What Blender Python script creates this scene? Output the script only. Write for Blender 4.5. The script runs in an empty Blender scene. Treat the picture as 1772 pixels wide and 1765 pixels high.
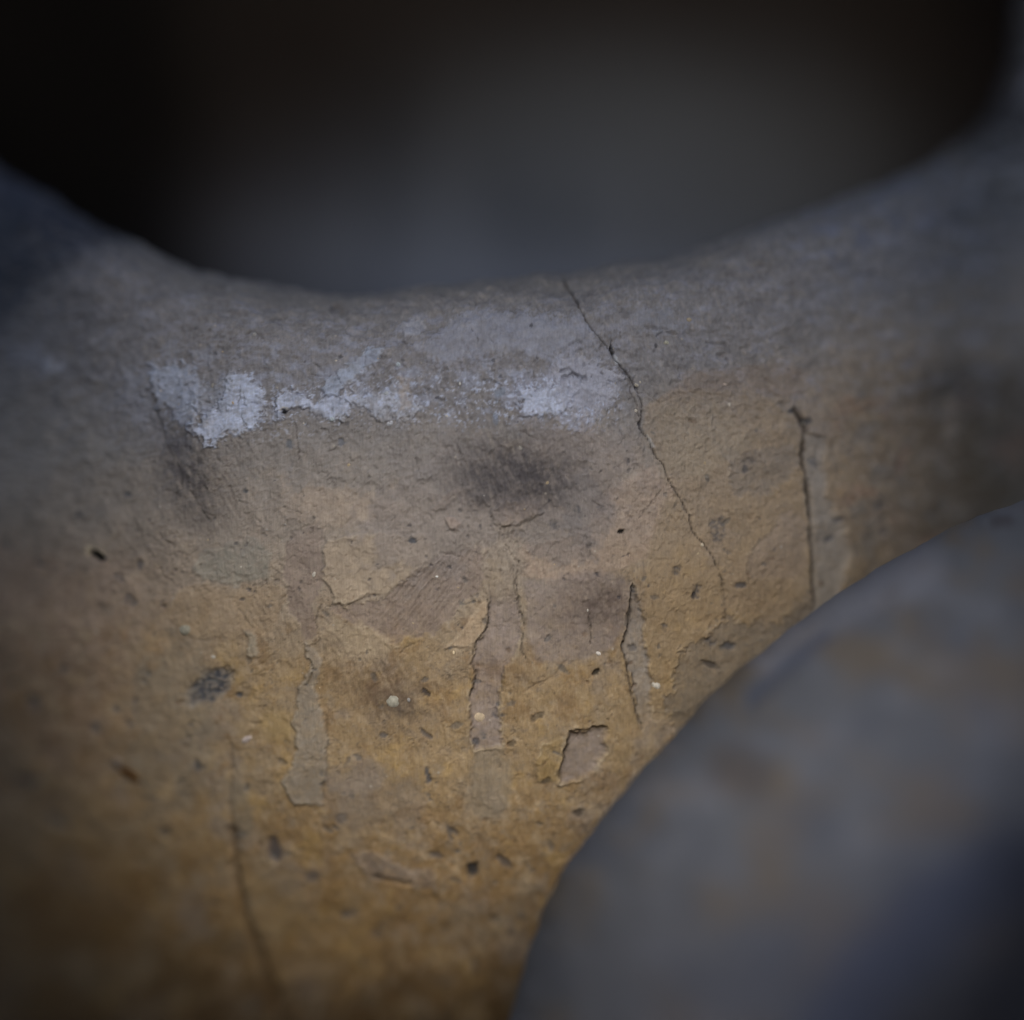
import bpy, math, random
import numpy as np
from mathutils import Vector

# ------------------------------------------------------------------ camera, world, sun, exposure
S = 0.0001                 # metres per photo pixel at the plane in focus
D = 6000.0                 # camera distance to that plane, in the same pixels
W0, H0 = 1772.0, 1765.0
scn = bpy.context.scene
col = bpy.data.collections.new("scene_objects"); scn.collection.children.link(col)

cam_d = bpy.data.cameras.new("camera")
cam_d.sensor_width = 36.0
cam_d.sensor_fit = 'HORIZONTAL'
cam_d.lens = 36.0 * D / W0
cam_d.clip_start = 0.02
cam_d.clip_end = 50
cam_d.dof.use_dof = True
cam_d.dof.focus_distance = (D + 28) * S
cam_d.dof.aperture_fstop = 2.2
cam_d.dof.aperture_blades = 0
cam = bpy.data.objects.new("camera", cam_d)
cam.location = (0, -D * S, 0)
cam.rotation_euler = (math.radians(90), 0, 0)
col.objects.link(cam)
scn.camera = cam

SUN_EL, SUN_AZ = math.radians(33), math.radians(2)      # azimuth east of the viewing side
world = bpy.data.worlds.new("World"); scn.world = world
world.use_nodes = True
wn = world.node_tree.nodes; wl = world.node_tree.links
bg = wn["Background"]
sky = wn.new("ShaderNodeTexSky")
sky.sky_type = 'NISHITA'; sky.sun_disc = False
sky.sun_elevation = SUN_EL
sky.sun_rotation = math.pi - SUN_AZ
sky.altitude = 50; sky.air_density = 1.0; sky.dust_density = 1.5; sky.ozone_density = 1.0
wl.new(sky.outputs[0], bg.inputs[0]); bg.inputs[1].default_value = 0.07

sun_d = bpy.data.lights.new("sun", 'SUN')
sun_d.energy = 1.5; sun_d.angle = math.radians(46); sun_d.color = (1.0, 0.97, 0.92)
sun = bpy.data.objects.new("sun", sun_d)
sd = Vector((math.sin(SUN_AZ) * math.cos(SUN_EL), -math.cos(SUN_AZ) * math.cos(SUN_EL), math.sin(SUN_EL)))
sun.rotation_euler = sd.to_track_quat('Z', 'Y').to_euler()
sun.location = sd * 2
col.objects.link(sun)

scn.view_settings.view_transform = 'Standard'
scn.view_settings.look = 'None'
scn.view_settings.exposure = 0.55
scn.view_settings.gamma = 1.0
scn.view_settings.use_curve_mapping = False

# ------------------------------------------------------------------ helpers
rng = np.random.RandomState(7)
random.seed(7)

def tag(o, label=None, cat=None, group=None, kind=None):
    if label: o["label"] = label
    if cat: o["category"] = cat
    if group: o["group"] = group
    if kind: o["kind"] = kind
    return o

def lin(r, g, b):
    def f(c):
        c /= 255.0
        return c / 12.92 if c <= 0.04045 else ((c + 0.055) / 1.055) ** 2.4
    return np.array([f(r), f(g), f(b)])

_ga = rng.rand(512 * 512) * 2 * np.pi
_gx, _gy = np.cos(_ga).astype(np.float32), np.sin(_ga).astype(np.float32)

def pnoise(x, y, seed=0):
    """gradient noise, about -1..1"""
    x = x + seed * 37.17; y = y - seed * 91.7
    xi = np.floor(x).astype(np.int32); yi = np.floor(y).astype(np.int32)
    xf = (x - xi).astype(np.float32); yf = (y - yi).astype(np.float32)
    xi &= 511; yi &= 511
    x1 = (xi + 1) & 511; y0 = yi * 512; y1 = ((yi + 1) & 511) * 512
    fu = xf * xf * xf * (xf * (xf * 6 - 15) + 10)
    fv = yf * yf * yf * (yf * (yf * 6 - 15) + 10)
    def g(ix, iy, dx, dy):
        k = ix + iy
        return _gx[k] * dx + _gy[k] * dy
    a = g(xi, y0, xf, yf); b = g(x1, y0, xf - 1, yf)
    c = g(xi, y1, xf, yf - 1); d = g(x1, y1, xf - 1, yf - 1)
    a += (b - a) * fu; c += (d - c) * fu
    return 1.6 * (a + (c - a) * fv)

def fbm(x, y, scale, oct=4, seed=0, rough=0.5):
    t = 0; amp = 1; s = 0; f = 1.0 / scale
    for i in range(oct):
        t = t + amp * pnoise(x * f, y * f, seed + i * 3)
        s += amp; amp *= rough; f *= 2.03
    return t / s

def sstep(a, b, x):
    t = np.clip((x - a) / (b - a), 0, 1)
    return t * t * (3 - 2 * t)

def poly_sd(px, py, poly, margin=60):
    """signed distance (negative inside) to a polygon, 1e3 far away"""
    P = np.array(poly, float)
    out = np.full(px.shape, 1e3)
    m = (px > P[:, 0].min() - margin) & (px < P[:, 0].max() + margin) & \
        (py > P[:, 1].min() - margin) & (py < P[:, 1].max() + margin)
    x = px[m]; y = py[m]
    d = np.full(x.shape, 1e9); ins = np.zeros(x.shape, bool)
    n = len(P)
    for i in range(n):
        a = P[i]; b = P[(i + 1) % n]
        ex, ey = b - a
        t = np.clip(((x - a[0]) * ex + (y - a[1]) * ey) / (ex * ex + ey * ey + 1e-9), 0, 1)
        d = np.minimum(d, (x - a[0] - t * ex) ** 2 + (y - a[1] - t * ey) ** 2)
        c = ((a[1] > y) != (b[1] > y)) & (x < (b[0] - a[0]) * (y - a[1]) / (b[1] - a[1] + 1e-12) + a[0])
        ins ^= c
    d = np.sqrt(d); d[ins] *= -1
    out[m] = d
    return out

def line_sd(px, py, pts, margin=40):
    """distance to a polyline, its 0..1 position, and the side (+ right of travel)"""
    P = np.array(pts, float)
    out = np.full(px.shape, 1e3); tt = np.zeros(px.shape); sg = np.zeros(px.shape)
    m = (px > P[:, 0].min() - margin) & (px < P[:, 0].max() + margin) & \
        (py > P[:, 1].min() - margin) & (py < P[:, 1].max() + margin)
    x = px[m]; y = py[m]
    d = np.full(x.shape, 1e9); tb = np.zeros(x.shape); sb = np.zeros(x.shape)
    n = len(P) - 1
    for i in range(n):
        a = P[i]; b = P[i + 1]; ex, ey = b - a
        t = np.clip(((x - a[0]) * ex + (y - a[1]) * ey) / (ex * ex + ey * ey + 1e-9), 0, 1)
        q = np.hypot(x - a[0] - t * ex, y - a[1] - t * ey)
        k = q < d
        d[k] = q[k]; tb[k] = ((i + t) / n)[k]
        sb[k] = np.sign(ex * (y - a[1]) - ey * (x - a[0]))[k]
    out[m] = d; tt[m] = tb; sg[m] = -sb
    return out, tt, sg

def to_world(u, v, y):
    k = (D + y) / D
    return (u - W0 / 2) * S * k, y * S, (H0 / 2 - v) * S * k

# ------------------------------------------------------------------ materials
def stone_material(name, rough=0.85, grain=0.10, bump=0.00012, attr="paint", spec=0.08, fleck=0.5):
    m = bpy.data.materials.new(name); m.use_nodes = True
    nt = m.node_tree; N = nt.nodes; L = nt.links
    b = N["Principled BSDF"]
    b.inputs["Roughness"].default_value = rough
    b.inputs["Specular IOR Level"].default_value = spec
    at = N.new("ShaderNodeAttribute"); at.attribute_name = attr
    tc = N.new("ShaderNodeTexCoord")
    n1 = N.new("ShaderNodeTexNoise"); n1.inputs["Scale"].default_value = 1500; n1.inputs["Detail"].default_value = 5
    n1.inputs["Roughness"].default_value = 0.65
    n2 = N.new("ShaderNodeTexNoise"); n2.inputs["Scale"].default_value = 420; n2.inputs["Detail"].default_value = 4
    n2.inputs["Roughness"].default_value = 0.6
    mp = N.new("ShaderNodeMapping"); mp.inputs["Rotation"].default_value = (0, math.radians(24), 0)
    mp.inputs["Scale"].default_value = (3.2, 1, 0.55)
    L.new(tc.outputs["Object"], mp.inputs[0])
    n3 = N.new("ShaderNodeTexNoise"); n3.inputs["Scale"].default_value = 900; n3.inputs["Detail"].default_value = 4
    L.new(mp.outputs[0], n3.inputs["Vector"])
    L.new(tc.outputs["Object"], n1.inputs["Vector"]); L.new(tc.outputs["Object"], n2.inputs["Vector"])
    add = N.new("ShaderNodeMath"); add.operation = 'ADD'
    L.new(n1.outputs[0], add.inputs[0]); L.new(n3.outputs[0], add.inputs[1])
    add2 = N.new("ShaderNodeMath"); add2.operation = 'ADD'
    L.new(add.outputs[0], add2.inputs[0]); L.new(n2.outputs[0], add2.inputs[1])
    mr = N.new("ShaderNodeMapRange")
    mr.inputs["From Min"].default_value = 1.05; mr.inputs["From Max"].default_value = 1.95
    mr.inputs["To Min"].default_value = 1 - grain * 2; mr.inputs["To Max"].default_value = 1 + grain * 2
    L.new(add2.outputs[0], mr.inputs["Value"])
    mul = N.new("ShaderNodeVectorMath"); mul.operation = 'SCALE'
    L.new(at.outputs["Color"], mul.inputs[0]); L.new(mr.outputs[0], mul.inputs["Scale"])
    # tiny pale mineral flecks
    vo = N.new("ShaderNodeTexVoronoi"); vo.inputs["Scale"].default_value = 330; vo.inputs["Randomness"].default_value = 1
    L.new(tc.outputs["Object"], vo.inputs["Vector"])
    fr = N.new("ShaderNodeMapRange"); fr.inputs["From Min"].default_value = 0.05; fr.inputs["From Max"].default_value = 0.10
    fr.inputs["To Min"].default_value = fleck; fr.inputs["To Max"].default_value = 0
    L.new(vo.outputs["Distance"], fr.inputs["Value"])
    sel = N.new("ShaderNodeMath"); sel.operation = 'GREATER_THAN'; sel.inputs[1].default_value = 0.72
    sp = N.new("ShaderNodeSeparateColor"); L.new(vo.outputs["Color"], sp.inputs[0]); L.new(sp.outputs[0], sel.inputs[0])
    fm = N.new("ShaderNodeMath"); fm.operation = 'MULTIPLY'; L.new(fr.outputs[0], fm.inputs[0]); L.new(sel.outputs[0], fm.inputs[1])
    mx = N.new("ShaderNodeMix"); mx.data_type = 'RGBA'; mx.inputs[7].default_value = (0.5, 0.47, 0.42, 1)
    L.new(fm.outputs[0], mx.inputs[0]); L.new(mul.outputs[0], mx.inputs[6])
    L.new(mx.outputs[2], b.inputs["Base Color"])
    bp = N.new("ShaderNodeBump"); bp.inputs["Distance"].default_value = bump; bp.inputs["Strength"].default_value = 1.0
    L.new(add2.outputs[0], bp.inputs["Height"]); L.new(bp.outputs[0], b.inputs["Normal"])
    return m

MAT_BODY = stone_material("weathered_plaster")
MAT_SMALL = stone_material("grit_stone", grain=0.16, fleck=0.0, bump=0.00006)
MAT_FRONT = stone_material("foreground_stone", grain=0.06, rough=0.9, fleck=0.0, spec=0.08)
MAT_INNER = stone_material("hollow_stone", grain=0.05, rough=1.0, fleck=0.0, spec=0.0)

def make_mesh(name, V, F, colors, mat, parent=None, normals=None, smooth=True):
    me = bpy.data.meshes.new(name)
    nv, nf = len(V), len(F)
    me.vertices.add(nv); me.vertices.foreach_set("co", np.ascontiguousarray(V, dtype=np.float32).ravel())
    k = F.shape[1]
    me.loops.add(nf * k); me.loops.foreach_set("vertex_index", F.astype(np.int32).ravel())
    me.polygons.add(nf)
    me.polygons.foreach_set("loop_start", np.arange(0, nf * k, k, dtype=np.int32))
    me.polygons.foreach_set("use_smooth", np.full(nf, smooth, dtype=bool))
    me.update(calc_edges=True)
    ca = me.color_attributes.new("paint", 'FLOAT_COLOR', 'POINT')
    c4 = np.ones((nv, 4), dtype=np.float32); c4[:, :3] = colors
    ca.data.foreach_set("color", c4.ravel())
    if normals is not None:
        me.normals_split_custom_set_from_vertices(normals.astype(np.float32))
    me.materials.append(mat)
    o = bpy.data.objects.new(name, me); col.objects.link(o)
    if parent: o.parent = parent
    return o

# ------------------------------------------------------------------ the big weathered form: rim curve and surface
CU, CV = 850.0, -250.0           # centre of the opening
RIM = [(-300, -420), (-230, -60), (-120, 150), (0, 298), (60, 322), (120, 365), (200, 405), (300, 455), (400, 480),
       (500, 496), (600, 508), (680, 503), (800, 487), (960, 475), (1080, 455), (1200, 435), (1250, 410), (1350, 375),
       (1450, 345), (1530, 322), (1620, 280), (1700, 225), (1752, 130), (1775, 0), (1785, -180), (1700, -420),
       (1560, -720), (1250, -980), (850, -1090), (420, -1010), (20, -800)]
ra = np.array([math.atan2(v - CV, u - CU) for u, v in RIM]); rr = np.array([math.hypot(u - CU, v - CV) for u, v in RIM])
o_ = np.argsort(ra); ra = ra[o_]; rr = rr[o_]
ra3 = np.concatenate([ra - 2 * math.pi, ra, ra + 2 * math.pi]); rr3 = np.tile(rr, 3)
fine = np.linspace(-math.pi, math.pi, 1441)
rf = np.interp(fine, ra3, rr3)
kern = np.hanning(25); kern /= kern.sum()
rf = np.convolve(np.concatenate([rf[:-1], rf, rf[1:]]), kern, 'same')[1440:1440 + 1441]
def rim_r(a):
    a = (a + math.pi) % (2 * math.pi) - math.pi
    return np.interp(a, fine, rf) + 9 * fbm(np.cos(a) * 900, np.sin(a) * 900, 110, 5, 55, .62)

def base_depth(u, v):
    q = np.hypot((u - 800) / np.where(u > 800, 1020.0, 980.0), (v - 860) / np.where(v > 860, 1060.0, 1500.0))
    q = np.minimum(q, 1.9)
    return 250 * q ** 2 + 470 * q ** 5 / (1 + 0.12 * q ** 4)

A0, A1 = math.radians(8), math.radians(155)
alpha = np.concatenate([np.linspace(A0, A1, 1280), np.linspace(A1, A0 + 2 * math.pi, 62)[1:-1]])
NA = len(alpha)
phi_back = math.radians(165)
phis = np.linspace(phi_back, 0, 130)                 # 0 = front face, 90 deg = silhouette
outs = np.concatenate([np.arange(2.0, 900, 2.0), 900 + np.cumsum(np.linspace(2.2, 16, 95))])
RC, RD = 125.0, 190.0
NR = len(phis) + len(outs)
al = alpha[None, :]
R0 = rim_r(alpha)[None, :]
rad = np.empty((NR, NA)); dep = np.empty((NR, NA)); unr = np.empty((NR, NA))
n1 = len(phis)
ph = phis[:, None]
rad[:n1] = R0 + RC * (1 - np.sin(ph))
dep[:n1] = RD * (1 - np.cos(ph))
unr[:n1] = R0 + RC - 1.25 * RC * ph
oo = outs[:, None]
rad[n1:] = R0 + RC + oo; dep[n1:] = 0; unr[n1:] = rad[n1:]
# soften the join of arc and face
U = CU + rad * np.cos(al); V = CV + rad * np.sin(al)
NU = CU + unr * np.cos(al); NV = CV + unr * np.sin(al)
UF = CU + (R0 + RC + 0 * rad) * np.cos(al); VF = CV + (R0 + RC + 0 * rad) * np.sin(al)
Y = base_depth(U, V) + dep

def hermite_side(u):      # the shoulder swells a little towards the right end
    return 0 * u
flat = lambda a: a.ravel()
x, y, z = to_world(U, V, Y)
P0 = np.stack([x, y, z], -1)
def grid_normals(P):
    du = np.roll(P, -1, 1) - np.roll(P, 1, 1)
    dv = np.empty_like(P); dv[1:-1] = P[2:] - P[:-2]; dv[0] = P[1] - P[0]; dv[-1] = P[-1] - P[-2]
    n = np.cross(du, dv); n /= np.linalg.norm(n, axis=-1, keepdims=True) + 1e-12
    return n
N0 = grid_normals(P0)
if N0[n1 + 50, NA // 2, 1] > 0: FLIP = -1
else: FLIP = 1
N0 = N0 * FLIP

u = U.ravel(); v = V.ravel(); nu = NU.ravel(); nv = NV.ravel()
front = np.repeat((np.concatenate([phis < math.radians(100), np.ones(len(outs), bool)]))[:, None], NA, 1).ravel()

# warped coordinates give every painted edge a ragged outline
wu = nu + 13 * fbm(nu, nv, 44, 4, 1, 0.66); wv = nv + 13 * fbm(nu, nv, 44, 4, 2, 0.66)
wu2 = nu + 3 * fbm(nu, nv, 9, 2, 3); wv2 = nv + 3 * fbm(nu, nv, 9, 2, 4)
# features live in picture-plane coordinates of the face; noise lives in unrolled ones
du_, dv_ = u - nu, v - nv
wu += du_; wv += dv_; wu2 += du_; wv2 += dv_

big = fbm(nu, nv, 330, 4, 10)
mid = fbm(nu, nv, 90, 4, 11, 0.55)
sml = fbm(nu, nv, 24, 4, 12, 0.6)
tin = fbm(nu, nv, 7, 3, 13, 0.6)
# slanting tool strokes
ca_, sa_ = math.cos(math.radians(66)), math.sin(math.radians(66))
s1 = nu * ca_ + nv * sa_; s2 = -nu * sa_ + nv * ca_
stroke = fbm(s1 * 0.28, s2, 7, 3, 14, 0.6)
rid = 1 - np.abs(fbm(nu * 1.0, nv * 1.5, 46, 4, 15, 0.6)) * 2.4

K = 1.9
def C(r, g, b): return lin(r, g, b) * K
GREY, TAN, OCHRE, DEEP = C(98, 97, 97), C(126, 116, 104), C(122, 104, 77), C(110, 87, 54)
MAUVE, WHITE, SOOT, BLUEG = C(112, 103, 96), C(146, 153, 168), C(58, 56, 60), C(62, 68, 76)
BROWN = C(104, 88, 76)

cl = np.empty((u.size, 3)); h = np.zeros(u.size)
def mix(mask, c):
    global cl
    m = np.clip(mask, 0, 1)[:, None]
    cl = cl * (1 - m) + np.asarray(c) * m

# zones ---------------------------------------------------------------
line_top = 800 - 0.06 * (u - 500) - np.where(u > 1100, (u - 1100) * 0.35, 0) + np.where(u < 350, (350 - u) * 0.45, 0)
g2t = sstep(-130, 110, v - line_top + 60 * mid + 25 * sml)
cl[:] = GREY
g2t = g2t * (1 - .5 * sstep(250, -50, u)) + .5 * sstep(250, -50, u) * sstep(650, 1000, v + 60 * mid)
mix(g2t, TAN)
line_o = 1060 - np.where(u > 950, (u - 950) * 0.9, 0) + np.where(u < 300, (300 - u) * 0.25, 0)
g2o = sstep(-90, 140, v - line_o + 90 * mid + 50 * sml)
g2o = np.where(u > 1060, g2o * sstep(560, 720, v + 20 * sml), g2o)
mix(g2o, OCHRE)
mix(sstep(1300, 1560, v + 120 * big + 80 * mid) * 0.8, DEEP)
mix(sstep(1560, 1900, v + 90 * mid + np.clip(400 - u, 0, 400) * .4) * 0.75, C(64, 47, 30))  # light falloff at the bottom put into the colour as deep brown
mix(0.55 * sstep(0.05, 0.4, fbm(nu, nv, 130, 4, 21, .6)) * g2o, MAUVE)
mix(0.5 * sstep(0.12, 0.45, fbm(nu, nv, 70, 4, 22, .6)) * g2o, C(140, 116, 72))
mix(0.45 * sstep(0.15, 0.4, fbm(nu, nv, 60, 4, 23, .6)) * (1 - g2t), C(84, 84, 88))
mix(0.4 * sstep(0.15, 0.4, fbm(nu, nv, 48, 4, 24, .6)) * (1 - g2o) * g2t, C(136, 120, 104))
# pinkish tone in the lower left and along the left flank
mix(0.6 * sstep(420, 100, u) * sstep(880, 1000, v) * sstep(1500, 1250, v + 100 * mid), C(112, 92, 80))
# right flank: browner, patchy
rf_ = sstep(1400, 1520, u + 60 * mid) * sstep(560, 700, v + 50 * mid)
mix(0.6 * rf_, C(92, 78, 58)); mix(.7 * sstep(1520, 1720, u + 40 * mid) * sstep(600, 700, v), C(54, 44, 32))  # the outer right edge also carries painted shade
mix(0.5 * rf_ * sstep(0.0, 0.4, fbm(nu, nv, 55, 4, 25, .6)), C(84, 84, 82))
mix(0.5 * rf_ * sstep(0.15, 0.45, fbm(nu, nv, 80, 3, 26, .6)), C(120, 86, 62))
# olive edge on the lip, cool band under it
lipd = rad.ravel() - np.repeat(R0, NR, 0).ravel()
mix(0.55 * sstep(55, 10, lipd + 14 * mid), C(88, 84, 74))
mix(0.35 * sstep(60, 110, lipd) * sstep(260, 150, lipd + 40 * mid), C(108, 110, 120))
# dark blue at the far left of the lip and in patches along the right
b_l = np.maximum(-poly_sd(wu, wv, [(-300, 120), (0, 290), (60, 320), (130, 370), (210, 410), (150, 425), (100, 450), (60, 510), (0, 560), (-300, 640)], 200), -90)
mix(0.95 * sstep(-40, 30, b_l + 18 * sml), C(18, 22, 34))
mix(0.8 * sstep(-30, 20, -line_sd(wu, wv, [(-60, 385), (50, 425), (110, 450)], 80)[0] + 18) , C(44, 48, 56))
mix(0.35 * sstep(330, 60, u + 40 * mid) * sstep(700, 560, v), C(60, 66, 80))  # left of the lip darkened in colour for fading light
mix(0.8 * sstep(-20, 20, -poly_sd(wu, wv, [(1690, 130), (1772, 100), (1900, 60), (1900, 200), (1772, 200), (1720, 205)]) + 6 * sml), C(34, 36, 44))
mix(0.6 * sstep(1340, 1420, u) * sstep(520, 440, v + 20 * mid) * sstep(0.05, .3, fbm(nu, nv, 40, 3, 27)), C(84, 92, 112))

mix(0.45 * sstep(1480, 1720, u + 50 * mid), C(70, 64, 56))  # falloff of light towards the right edge, painted in
mix(0.6 * sstep(1540, 1740, u + 30 * mid) * sstep(480, 340, v), C(44, 48, 50))  # painted shade on the right end of the lip
mix(0.9 * sstep(1560, 1720, u + 30 * mid) * sstep(340, 210, v + 30 * mid), C(20, 22, 26))  # same end taken near black, shade put into the colour
mix(0.35 * sstep(330, 40, u + 60 * mid) * sstep(800, 640, v + 30 * mid), C(58, 62, 72))  # upper left light falloff, put into the colour
mix(0.5 * sstep(0.08, 0.42, fbm(nu, nv, 34, 5, 28, .68)) * g2t, C(106, 96, 84))
mix(0.4 * sstep(0.12, 0.42, fbm(nu, nv, 52, 5, 29, .68)) * g2t, C(138, 123, 102))
mix(.4 * sstep(200, 0, u + 50 * mid) * sstep(1000, 1300, v), C(72, 60, 48))  # lower left edge: shade painted as brown
mix(.55 * sstep(0.0, .3, fbm(nu, nv, 95, 5, 46, .66)) * sstep(980, 1100, v), C(112, 100, 84))
mix(.5 * sstep(0.1, .35, fbm(nu, nv, 60, 5, 47, .66)) * sstep(980, 1100, v), C(104, 82, 54))
mix(.45 * sstep(0.12, .35, fbm(nu, nv, 45, 5, 48, .66)) * sstep(980, 1100, v), C(132, 116, 92))
mix(.30 * sstep(260, -40, u + 80 * mid) * sstep(800, 950, v), C(78, 64, 52))  # light dropping off to the left, done in the colour
mix(.5 * sstep(1600, 1900, v + 60 * mid), C(48, 36, 24))  # bottom edge darkened again, painted shade
streak = fbm(nu * .5 + nv * .25, nv - nu * .12, 26, 5, 49, .66)
mix(.5 * sstep(.02, .35, streak) * sstep(760, 640, v + 40 * mid) * sstep(15, 60, lipd) * sstep(60, 260, u), C(118, 122, 138))
mix(.45 * sstep(-.05, -.35, streak) * sstep(760, 640, v + 40 * mid) * sstep(1500, 1300, u), C(74, 74, 78))
# base relief ----------------------------------------------------------
upper = 1 - sstep(760, 980, v)
def terraces(scale, seed, n, sh, amp, dirt, tone, zone):
    global h, cl
    f = fbm(nu + 6 * tin, nv + 6 * sml, scale, 6, seed, .68) * n
    lv = np.floor(f); fr = f - lv
    ed = sstep(1 - sh, 1, fr)
    h = h + amp * (lv + ed) * zone
    rnd = np.sin(lv * 12.99 + seed) * 43.76; rnd = rnd - np.floor(rnd); rn2 = np.sin((lv + 1) * 12.99 + seed) * 43.76; rn2 = rn2 - np.floor(rn2)
    tn = rnd * (1 - ed) + rn2 * ed
    cl = cl * (1 + tone * (tn - .5) * zone)[:, None]
    brk = sstep(-.15, .3, fbm(nu, nv, 46, 3, seed + 5))
    mix(dirt * np.exp(-((fr - (1 - sh * .9)) / (sh * .45)) ** 2) * zone * brk, C(66, 60, 56))
smo = 1 - .8 * g2o
h += 9 * big + 4.2 * mid + 1.4 * sml * (0.5 * smo + upper) + 0.3 * smo * tin + 0.8 * stroke * (0.35 + 0.65 * sstep(1250, 900, v))
h += 2.2 * upper * np.clip(rid, 0, 1) ** 2
h += 5 * mid * sstep(170, 40, lipd)
terraces(150, 130, 5.0, .12, 1.5, .34, .16, sstep(1300, 1000, v) * (0.35 + .65 * sstep(560, 700, v)))
terraces(55, 140, 4.0, .18, 1.1, .30, .12, sstep(1100, 900, v + 60 * mid) * sstep(-.25, .15, fbm(nu, nv, 200, 2, 141)))
terraces(120, 150, 2.4, .12, 1.2, .16, .14, sstep(1000, 1200, v))
gouge = sstep(0.30, 0.62, fbm(nu * 1.0 - nv * .55, nv * 1.15 + nu * .3, 30, 4, 31, .6)) * upper * sstep(-.1, .3, fbm(nu, nv, 160, 2, 33))
h -= 4.5 * gouge
mix(0.42 * gouge, C(70, 69, 70))
mix(0.30 * upper * sstep(0.2, 0.5, fbm(nu, nv * 1.6, 20, 3, 32, .6)), C(122, 122, 126))
mix(0.26 * sstep(0.05, 0.5, stroke), C(70, 62, 56)); mix(0.16 * sstep(-0.05, -0.5, stroke) * sstep(.06, .2, cl.mean(1)), C(160, 148, 132))
# fine dirt caught in the roughness: short dark torn marks and a powdering of specks
torn = fbm(nu + 14 * fbm(nu, nv, 50, 2, 34), nv, 15, 4, 35, .7)
tornm = sstep(0.26, 0.44, torn) * sstep(-.2, .3, fbm(nu, nv, 90, 3, 43))
mix(0.5 * tornm * smo * sstep(1300, 1000, v), C(74, 70, 68)); h -= 2.0 * tornm * smo
speck = fbm(nu, nv, 5.5, 2, 36, .6)
mix(0.45 * sstep(0.36, 0.55, speck) * sstep(-.25, .25, fbm(nu, nv, 120, 3, 37)), C(66, 64, 64))
vein = np.abs(fbm(nu + 20 * mid, nv, 60, 4, 38, .62))
mix(0.40 * sstep(0.022, 0.004, vein) * sstep(0.0, .25, fbm(nu, nv, 100, 3, 39)), C(60, 54, 50)); h -= 1.6 * sstep(0.03, 0.0, vein) * sstep(0.0, .25, fbm(nu, nv, 100, 3, 39))

pieces = np.zeros(u.size, np.int32); piece_info = {}
def near(pts, margin):
    P = np.array(pts, float)
    return np.nonzero((u > P[:, 0].min() - margin) & (u < P[:, 0].max() + margin) &
                      (v > P[:, 1].min() - margin) & (v < P[:, 1].max() + margin) & front)[0]
def imixk(k, m, c):
    m = np.clip(m, 0, 1)[:, None]
    cl[k] = cl[k] * (1 - m) + np.asarray(c) * m

def patch(poly, colr, hgt=0.0, edge=2.5, strength=1.0, name=None, label=None, vary=0.12, fuzzy=0, sand=0.0, wob=1.0, seed=0, fade=None):
    """a layer of plaster or paint with a ragged outline: colour, thickness and (optionally) a part of its own"""
    k = near(poly, 75)
    if not k.size: return
    uk, vk, nuk, nvk = u[k], v[k], nu[k], nv[k]
    a = uk + (wu[k] - uk) * wob + (wu2[k] - uk) * 0.8; b = vk + (wv[k] - vk) * wob + (wv2[k] - vk) * 0.8
    sd_ = poly_sd(a, b, poly, 150)
    if fuzzy: sd_ = sd_ + fuzzy * (2.4 * fbm(nuk, nvk, 34, 5, 70 + seed, .72) + 2.0 * fbm(nuk, nvk, 8, 3, 75 + seed, .7))
    fd = sstep(fade[0], fade[1], vk + 30 * fbm(nuk, nvk, 40, 3, 66)) if fade else 1.0
    cen = np.mean([p[0] for p in poly]); wid = max(p[0] for p in poly) - min(p[0] for p in poly)
    left = .25 + .75 * sstep(.12 * wid, -.12 * wid, uk - cen) * fd
    m = sstep(edge, -edge, sd_)
    mm = m * fd * strength * np.clip(0.84 + 0.55 * fbm(nuk, nvk, 17, 4, 110 + seed, .65), 0.2, 1)
    if sand: mm = mm * np.clip(1 - sand * sstep(-0.1, 0.35, fbm(nuk, nvk, 13, 4, 80 + seed, .7)), 0, 1)
    imixk(k, mm, np.asarray(colr)[None, :] * (1 + vary * fbm(nuk, nvk, 38, 4, 90 + seed, .6) * 2)[:, None])
    if hgt:
        e2 = edge * (1 + 2.2 * (1 - left))
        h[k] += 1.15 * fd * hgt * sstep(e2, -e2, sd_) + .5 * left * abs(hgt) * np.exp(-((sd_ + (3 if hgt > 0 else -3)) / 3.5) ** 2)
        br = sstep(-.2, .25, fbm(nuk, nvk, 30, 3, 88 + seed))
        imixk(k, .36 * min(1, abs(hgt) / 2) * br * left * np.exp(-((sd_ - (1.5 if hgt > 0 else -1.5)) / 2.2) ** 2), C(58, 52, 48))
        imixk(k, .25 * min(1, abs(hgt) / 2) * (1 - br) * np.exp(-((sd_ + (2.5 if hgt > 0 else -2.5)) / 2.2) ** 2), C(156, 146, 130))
    if name:
        i = len(piece_info) + 1; piece_info[i] = (name, label)
        pieces[k[sd_ < 0]] = i

def groove(pts, width, depth, dark=0.7, colr=None, step=0.0, stepw=30, wob=0.35, taper=True):
    """a crack or cut; step > 0 leaves the left bank of the travel direction proud"""
    k = near(pts, max(60, stepw))
    if not k.size: return
    uk, vk = u[k], v[k]
    a = uk + (wu[k] - uk) * wob + (wu2[k] - uk) * (wob + .25); b = vk + (wv[k] - vk) * wob + (wv2[k] - vk) * (wob + .25)
    d, t, sg = line_sd(a, b, pts, 200)
    w = width * (0.75 + 0.75 * fbm(nu[k], nv[k], 20, 3, 95))
    if taper: w = w * np.clip(np.minimum(t, 1 - t) * 7 + 0.35, 0, 1)
    p = np.exp(-(d / np.maximum(w, .4)) ** 2)
    h[k] -= depth * p
    if step: h[k] += step * sstep(stepw, 0, d) * (sg > 0) * np.clip(np.minimum(t, 1 - t) * 6, 0, 1)
    imixk(k, dark * p, colr if colr is not None else C(48, 44, 42))

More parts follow.
